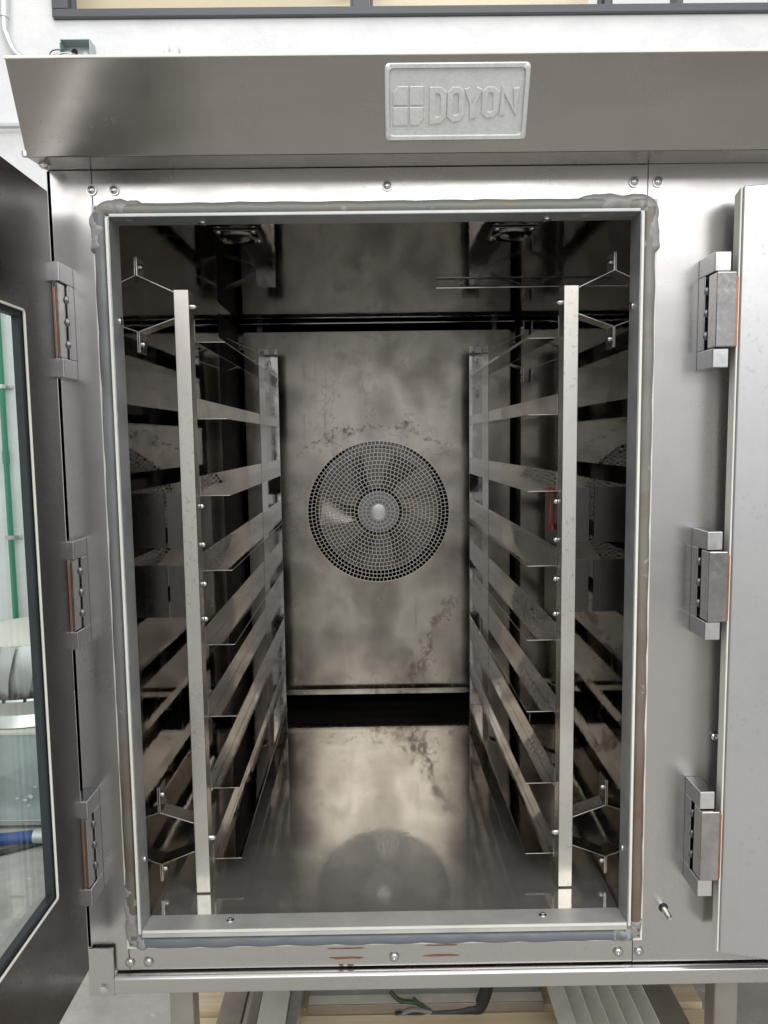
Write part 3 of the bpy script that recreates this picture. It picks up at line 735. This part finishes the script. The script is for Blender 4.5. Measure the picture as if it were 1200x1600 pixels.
# ------------------------------------------------------------------ tray racks
SHELF_Z = (.1455, .0347, -.0783, -.1907, -.3043, -.4160, -.5299, -.6440)
SHELF_Z = tuple(z*1.118/1.0999 for z in SHELF_Z)
def rack(sg, label):
    base = Vector((sg*.268, 1.10, ZF))
    rk = thing('tray_rack', base, label, 'tray rack', 'tray racks bolted to the chamber walls')
    X = lambda a: sg*a
    def bx(mb, xa, xb, *r): return mb.box(min(X(xa), X(xb)), max(X(xa), X(xb)), *r)
    # front post: flange facing out of the oven and a web running back
    part('post', bx(bx(MB(), .2672, .2882, 1.080, 1.0815, ZF+.002, .2172), .2672, .2687, 1.0815, 1.108, ZF+.002, .2172), 'post', rk, .0014, seg=3, label='front post, bright flat bar')
    part('post', bx(bx(MB(), .2268, .2668, 1.786, 1.7875, ZF+.002, .2212), .2653, .2668, 1.742, 1.786, ZF+.002, .2212), 'rack', rk, .0006, label='rear post')
    for z in SHELF_Z:
        mb = MB(); th = .0013
        bx(mb, .2245, .2660, 1.118, 1.785, z, z+th)
        bx(mb, .2660, .2672, 1.108, 1.785, z, z+.031)
        part('tray_runner', mb, 'rack', rk, .0005)
    # bent hanger straps front and rear
    for yy, up_, dn in ((1.090, (.2160, .2400, .2660), (.1790, .1605, .1310)), (1.090, (-.5800, -.5620, -.5220), (-.6250, -.6450, -.6720)), (1.715, (.2160, .2400, .2660), (.1790, .1605, .1310)), (1.715, (-.5800, -.5620, -.5220), (-.6250, -.6450, -.6720))):
        for z0, z1, z2 in (up_, dn):
            d = 1 if z2 > z1 else -1; t_ = .0013
            prof = [(.2890, z0), (.3405, z1), (.3415, z2), (.3428, z2), (.3428, z1+.0002), (.2890, z0-t_ if d > 0 else z0+t_)] if False else [(.2690, z0-(z1-z0)*.38), (.3410, z1), (.3410, z2), (.3428, z2), (.3428, z1-d*.0006), (.2690, z0-(z1-z0)*.38-d*.0014)]
            st = part('hanger_strap', MB().prism([(X(a), yy, b) for a, b in prof], (0, .032, 0)), 'bolt', rk, .0003)
            bz = (z1+z2)/2+(z2-z1)*.05
            so = link('screw', SC, None, st, Vector((X(.3408), yy+.016, bz))-rel(st), smooth=True); so.rotation_euler = (0, 0, HZ if sg < 0 else -HZ); so.scale = (.9, 1.4, .9)
    # spacer plates towards the wall, with their bolts through the post web
    for z0, z1 in ((-.168, -.078), (-.282, -.196)):
        pl = part('spacer_plate', bx(bx(MB(), .2700, .3405, 1.190, 1.1915, z0, z1), .2688, .2700, 1.09, 1.1915, z0, z1), 'plate', rk, .0008)
        for zz in (z0+.016, z1-.016):
            so = link('screw', SC, None, pl, Vector((X(.2665), 1.112, zz))-rel(pl), smooth=True); so.rotation_euler = (0, 0, HZ if sg < 0 else -HZ); so.scale = (1.0, 1.7, 1.0)
    for zz in (.196, -.606):
        so = link('bolt', SC, None, rk, Vector((X(.2672), 1.096, zz))-rel(rk), smooth=True); so.rotation_euler = (0, 0, HZ if sg < 0 else -HZ); so.scale = (1.0, 2.6, 1.0)
    if sg > 0:
        part('red_clip', MB().prism([(X(.2655), 1.125, -.075), (X(.2655), 1.150, -.075), (X(.2655), 1.150, -.140), (X(.2655), 1.125, -.140), (X(.2655), 1.125, -.132), (X(.2655), 1.142, -.130), (X(.2655), 1.142, -.085), (X(.2655), 1.125, -.083)], (-sg*.0015, 0, 0)), 'red', rk, label='small red clip on the rack')
    rk.rotation_euler = (0, 0, .0132)
    return rk
rack(-1, 'left steel tray rack with eight runners bolted to the left chamber wall')
rack(1, 'right steel tray rack with eight runners and a small red clip')

# ------------------------------------------------------------------ under the oven
PZ = -1.10
py_ = at(600, 1585, 1.0); ya = PZ/py_.z                      # far edge of the front plank
pal = thing('wooden_pallet', (.1, 1.25, FZ), 'pale wooden pallet lying on the floor under the oven', 'pallet')
for k, (y0, y1) in enumerate(((ya-.115, ya), (ya-.26, ya-.14), (ya+.02, ya+.13), (ya+.17, ya+.28), (ya+.32, ya+.43))):
    part('plank', MB().box(-.40, .62, y0, y1, PZ-.020, PZ-(.002 if k > 1 else 0)), 'wood', pal, .0015)
for x0 in (-.38, .06, .50): part('stringer', MB().box(x0, x0+.09, ya-.26, ya+.43, FZ, PZ-.0205), 'wood', pal, .002)
an = thing('steel_angle', (.1, ya+.02, PZ), 'long grey steel angle bar lying on the pallet', 'angle bar')
part('flange', MB().box(-.150, .305, ya+.001, ya+.0045, PZ, PZ+.0195), 'channel_dark', an, .0006); part('top_flange', MB().box(-.150, .305, ya+.0045, ya+.028, PZ+.0165, PZ+.0195), 'channel', an, .0006)
bs = MB().box(-.150, .305, ya+.034, ya+.16, PZ, PZ+.012)
tag(solo('steel_strip', bs, 'ducttin', .001, origin=(.1, ya+.09, PZ)), 'flat mottled grey steel strip on the pallet behind the angle bar', 'steel strip')

LZ = -1.04
sx0 = at(857, 1545, 1.0); yl = LZ/sx0.z; sx0 = at(857, 1545, yl).x; sx1 = at(1003, 1545, yl).x; sx2 = at(1046, 1545, yl).x
lp = thing('slatted_panel', ((sx0+sx2)/2, 1.35, PZ), 'pale slatted metal panel under the right of the oven', 'metal panel')
sw = (sx1-sx0)/6
for k in range(6):
    x0 = sx0+k*sw
    part('slat', MB().prism([(x0, 1.02, LZ-.006), (x0+sw*.84, 1.02, LZ+.009), (x0+sw*.95, 1.02, LZ+.007), (x0+sw*.97, 1.02, LZ-.012), (x0+sw*.90, 1.02, LZ-.012), (x0+sw*.80, 1.02, LZ+.005), (x0, 1.02, LZ-.009)], (0, .72, 0)), 'channel', lp, .0005)
part('side_channel', MB().prism([(sx1+.001, 1.02, LZ+.004), (sx2, 1.02, LZ+.004), (sx2+.010, 1.02, PZ+.001), (sx1+.001, 1.02, PZ+.001)], (0, .72, 0)), 'channel_dark', lp, .001)
part('rail', MB().box(sx0, sx1, 1.06, 1.09, PZ, LZ-.0125).box(sx0, sx1, 1.66, 1.69, PZ, LZ-.0125), 'channel_dark', lp)
lx0, lx1 = at(350, 1555, yl).x, at(470, 1553, yl).x; lw_ = lx1-lx0
lq = thing('steel_channel', ((lx0+lx1)/2, 1.35, PZ), 'brown grey folded steel channel under the left of the oven', 'channel')
part('side_face', MB().prism([(lx0-.008, 1.02, PZ+.001), (lx0, 1.02, LZ), (lx0+lw_*.30, 1.02, LZ+.002), (lx0+lw_*.30, 1.02, PZ+.001)], (0, .75, 0)), 'channel_dark', lq, .001)
for f0, f1, dz, mt in ((.31, .37, -.006, 'channel'), (.38, .50, .0, 'channel_dark'), (.51, .86, .003, 'channel'), (.87, 1.0, -.004, 'conduit')):
    part('rib', MB().box(lx0+lw_*f0, lx0+lw_*f1, 1.02, 1.77, PZ+.001, LZ+dz), mt, lq, .001)

cb = thing('power_cable', tuple(at(690, 1585, 1.36)), 'cut black power cable with frayed green and grey wires under the oven', 'cable')
def bez(pts, n=24):
    P_ = [Vector(q) for q in pts]; out = []
    P2 = [P_[0]*2-P_[1]]+P_+[P_[-1]*2-P_[-2]]
    for i in range(len(P_)-1):
        a, b, c, d = P2[i:i+4]
        for k in range(n):
            t_ = k/n; out.append(.5*((2*b)+(c-a)*t_+(2*a-5*b+4*c-d)*t_*t_+(3*b-a-3*c+d)*t_**3))
    return out+[P_[-1]]
part('sheath', MB().tube(bez([(.26, 1.42, -.78), (.225, 1.36, -.88), tuple(at(757, 1555, 1.34)), tuple(at(728, 1577, 1.34)), tuple(at(672, 1583, 1.34))]), .0125, 14), 'blackcable', cb, smooth=True)
part('wire', MB().tube(bez([tuple(at(675, 1580, 1.338)), tuple(at(650, 1567, 1.335)), tuple(at(625, 1563, 1.335)), tuple(at(610, 1550, 1.335))], 10), .0042, 8), 'greenwire', cb, smooth=True, label='green wire end')
part('wire', MB().tube(bez([tuple(at(675, 1577, 1.336)), tuple(at(655, 1568, 1.332)), tuple(at(646, 1560, 1.33))], 8), .0036, 8), 'greenwire', cb, smooth=True)
part('wire', MB().tube(bez([tuple(at(674, 1581, 1.334)), tuple(at(645, 1578, 1.33)), tuple(at(624, 1586, 1.33))], 8), .0042, 8), 'greywire', cb, smooth=True, label='grey wire end')
part('wire', MB().tube(bez([tuple(at(672, 1585, 1.334)), tuple(at(645, 1583, 1.33)), tuple(at(618, 1583, 1.33))], 8), .0034, 8), 'blackcable', cb, smooth=True)
for k in range(5):
    r_ = random.Random(k)
    part('strand', MB().tube(bez([tuple(at(626, 1586, 1.33)), tuple(at(620+r_.uniform(-4, 8), 1588, 1.328)), tuple(at(616+r_.uniform(-8, 22), 1592+r_.uniform(-4, 6), 1.326))], 6), .0008, 6), 'copperwire', cb, smooth=True)
part('strand', MB().tube(bez([tuple(at(673, 1586, 1.335)), tuple(at(668, 1592, 1.33)), tuple(at(658, 1596, 1.328))], 6), .0009, 6), 'blackcable', cb, smooth=True)

# ------------------------------------------------------------------ things on and by the wall
def cpt(px, py, dy=.03): return at(px, py, WY-dy)
c1 = thing('conduit', tuple(cpt(6, 40)), 'bent grey metal conduit coming down the wall left of the canopy', 'conduit')
top = cpt(5, -160); a_ = cpt(6, 25); b_ = cpt(10, 55); c2_ = cpt(22, 80); d_ = cpt(42, 97); e_ = cpt(75, 125)
part('pipe', MB().tube(bez([tuple(top), tuple(a_), tuple(b_), tuple(c2_), tuple(d_), tuple(e_)], 10), .0125, 14), 'conduit', c1, smooth=True)
part('coupling', MB().tube([tuple(top), tuple(cpt(6, 27))], .0165, 16), 'conduit', c1, smooth=True)
tag(solo('conduit', MB().tube([tuple(at(-160, 199, WY-.03)), tuple(at(120, 196, WY-.03))], .010, 12), 'conduit', 0, True, origin=tuple(at(0, 197, WY-.03))), 'thin horizontal metal conduit on the wall beside the canopy', 'conduit')
gp = thing('green_pipe', (cpt(8, 600).x, WY-.03, FZ), 'green plastic pipe running up the white wall behind the door glass', 'pipe')
xg = cpt(4, 600).x-.004
part('pipe', MB().tube([(xg, WY-.03, FZ), (xg, WY-.03, 1.05)], .0105, 14), 'green', gp, smooth=True)
part('coupling', MB().tube([(xg, WY-.03, at(5, 725, WY-.03).z), (xg, WY-.03, at(5, 705, WY-.03).z)], .0130, 14), 'green', gp, smooth=True)
for py in (604, 840):
    z = at(8, py, WY-.03).z
    part('clip', MB().box(xg-.032, xg+.032, WY-.012, WY-.001, z-.006, z+.006).lathe([(.0135, z-.008), (.0135, z+.008)], 'z', 16, (xg, WY-.03, 0)), 'conduit', gp, .001)

jb = thing('junction_box', tuple(at(118, 90, WY-.02)), 'open galvanised electrical box with loose wires above the canopy', 'junction box')
p0, p1 = at(94, 62, WY-.05), at(143, 105, WY-.05); jx0, jx1, jz1, jz0 = p0.x, p1.x, p0.z, p1.z
part('box_back', MB().box(jx0, jx1, WY-.006, WY-.003, jz0, jz1), 'ducttin', jb)
part('box_side', MB().box(jx0, jx0+.003, WY-.052, WY-.006, jz0, jz1-.003), 'ducttin', jb, .0008); part('box_edge', MB().box(jx0-.0005, jx0+.0035, WY-.056, WY-.052, jz0, jz1-.012), 'green', jb, .0008, label='green edge of the box'); part('box_side', MB().box(jx1-.003, jx1, WY-.055, WY-.006, jz0, jz1-.003), 'ducttin', jb, .0008)
part('box_side', MB().box(jx0, jx1, WY-.055, WY-.006, jz1-.003, jz1), 'ducttin', jb, .0008); part('box_side', MB().box(jx0, jx1, WY-.055, WY-.006, jz0-.003, jz0), 'ducttin', jb, .0008)
q = at(116, 81, WY-.01); part('knockout', MB().lathe([(.012, WY-.0075), (.012, WY-.0064)], 'y', 20, (q.x, 0, q.z)), 'dark', jb)
q = at(133, 82, WY-.01); part('knockout', MB().lathe([(.009, WY-.0075), (.009, WY-.0064)], 'y', 20, (q.x, 0, q.z)), 'conduit', jb)
for k, (mt, pts_) in enumerate((('blackcable', ((112, 92), (100, 80), (86, 78), (78, 84), (82, 96))), ('blackcable', ((116, 90), (98, 84), (84, 86), (76, 92), (84, 100))), ('whitewire', ((120, 90), (108, 82), (92, 84), (82, 90), (86, 100))), ('whitewire', ((124, 92), (112, 85), (98, 86), (90, 92), (92, 100))), ('copper', ((122, 94), (116, 84), (110, 88), (108, 98))))):
    part('wire', MB().tube(bez([tuple(at(x, y, WY-.05-.008*k)) for x, y in pts_], 8), .0022, 6), mt, jb, smooth=True)
cl = thing('wall_clip', tuple(at(270, 83, WY)), 'small pale saddle clip on the wall above the canopy', 'clip')
for px in (262, 277): q = at(px, 79, WY-.015); part('lug', MB().box(q.x-.006, q.x+.006, WY-.03, WY-.001, q.z-.03, q.z+.012), 'conduit', cl, .001)
q = at(270, 84, WY-.01); part('base', MB().box(q.x-.02, q.x+.02, WY-.012, WY-.001, q.z-.02, q.z+.006), 'conduit', cl, .001)

# turbine ventilator on its square base, seen through the door glass
VX, VY = -1.25, 2.64
vt = thing('roof_ventilator', (VX, VY, -.93), 'round aluminium turbine ventilator standing on the galvanised base', 'ventilator')
zt, zbm = at(20, 985, VY).z, at(20, 1092, VY-.2).z
R0 = .225
part('cap', MB().lathe([(R0*.97, zt-.006), (R0*.98, zt), (R0*.80, zt+.014), (.06, zt+.040), (.002, zt+.043)], 'z', 48, (VX, VY, 0)), 'cream', vt, smooth=True)
nv = 22
for k in range(nv):
    a0 = 2*math.pi*k/nv; vs_ = []; N = 8
    for i in range(N+1):
        t_ = i/N; z = zt+(zbm-zt)*t_; r = R0*(.93+.13*math.sin(math.pi*min(1, t_*.9+.12)))
        for j in range(4):
            s2 = j/3; a = a0+s2*2*math.pi/nv*1.12-.16*t_; rr = r*(1+.06*(s2**2))-.004*(1-s2)
            vs_.append((VX+rr*math.cos(a), VY+rr*math.sin(a), z))
    fs = [(4*i+j, 4*i+j+1, 4*i+j+5, 4*i+j+4) for i in range(N) for j in range(3)]
    part('vane', MB().add(vs_, fs), 'alu', vt, smooth=True)
part('drum_core', MB().lathe([(R0*.9, zbm), (R0*.9, zt)], 'z', 40, (VX, VY, 0)), 'dark', vt, smooth=True)
part('base_ring', MB().lathe([(R0*1.03, zbm+.006), (R0*1.05, zbm), (R0*1.0, zbm-.05), (R0*1.10, zbm-.085)], 'z', 48, (VX, VY, 0), caps=False), 'alu', vt, smooth=True)
for k in range(nv):
    a = 2*math.pi*(k+.4)/nv; r = R0*1.052
    part('rivet', MB().lathe([(.005, -.005), (.005, .005)], 'z', 8, (VX+r*math.cos(a), VY+r*math.sin(a), zbm+.004)), 'dark', vt)
zb1 = zbm-.088
db = thing('duct_base', (VX, VY, FZ), 'galvanised square duct base on the concrete floor behind the door glass', 'duct')
zb0 = FZ+.03
part('top_plate', MB().box(VX-.33, VX+.33, VY-.27, VY+.33, zb1-.012, zb1-.001), 'cream', db, .002)
part('body', MB().box(VX-.30, VX+.30, VY-.262, VY+.30, zb0, zb1-.0125), 'ducttin', db, .002)
zc0, zc1 = zb0, zb1-.0125; yc = VY-.2625
part('cross_break', MB().prism([(VX-.30, yc, zc0), (VX, yc-.012, (zc0+zc1)/2), (VX-.30, yc, zc1)], (0, .0005, 0)).prism([(VX+.30, yc, zc0), (VX, yc-.012, (zc0+zc1)/2), (VX+.30, yc, zc1)], (0, .0005, 0)).prism([(VX-.30, yc, zc1), (VX, yc-.012, (zc0+zc1)/2), (VX+.30, yc, zc1)], (0, .0005, 0)).prism([(VX-.30, yc, zc0), (VX, yc-.012, (zc0+zc1)/2), (VX+.30, yc, zc0)], (0, .0005, 0)), 'ducttin', db)
part('foot_flange', MB().box(VX-.34, VX+.34, VY-.31, VY+.34, FZ+.012, FZ+.03), 'conduit', db, .002)
for k in range(8):
    r_ = random.Random(k+40); q = (VX+r_.uniform(-.05, .28), yc-.013, zc0+r_.uniform(.01, .11)); n = 9; s2 = r_.uniform(.004, .011)
    part('paint_splash', MB().prism([(q[0]+s2*r_.uniform(.6, 1.5)*math.cos(2*math.pi*i/n), q[1], q[2]+s2*r_.uniform(.4, .9)*math.sin(2*math.pi*i/n)) for i in range(n)], (0, -.0015, 0)), 'sealant_lit_edge', db)
hs = thing('blue_hose', tuple(at(30, 1312, 2.22)), 'blue hose with a pale coupling on the floor behind the door glass', 'hose')
hz = FZ+.026
hy = 2.22
part('hose', MB().tube(bez([(-2.0, hy-.15, hz), (-1.45, hy-.02, hz), (-1.20, hy, hz), (at(52, 1310, hy).x, hy+.01, hz+.004)], 12), .019, 14), 'blue', hs, smooth=True)
xk = at(52, 1310, hy).x
part('coupling', MB().tube([(xk, hy+.01, hz+.004), (xk+.035, hy+.011, hz+.004)], .023, 12), 'conduit', hs, smooth=True)
part('hose_end', MB().tube([(xk+.035, hy+.011, hz+.004), (xk+.16, hy+.02, hz)], .021, 14), 'blue', hs, smooth=True)
tag(solo('black_cord', MB().tube(bez([(-1.9, 2.08, FZ+.009), (-1.35, 2.12, FZ+.009), (-1.06, 2.24, FZ+.009), (-.80, 2.45, FZ+.009)], 12), .009, 8), 'blackcable', 0, True, origin=(-1.1, 2.0, FZ)), 'thin black cord on the floor beside the blue hose', 'cord')
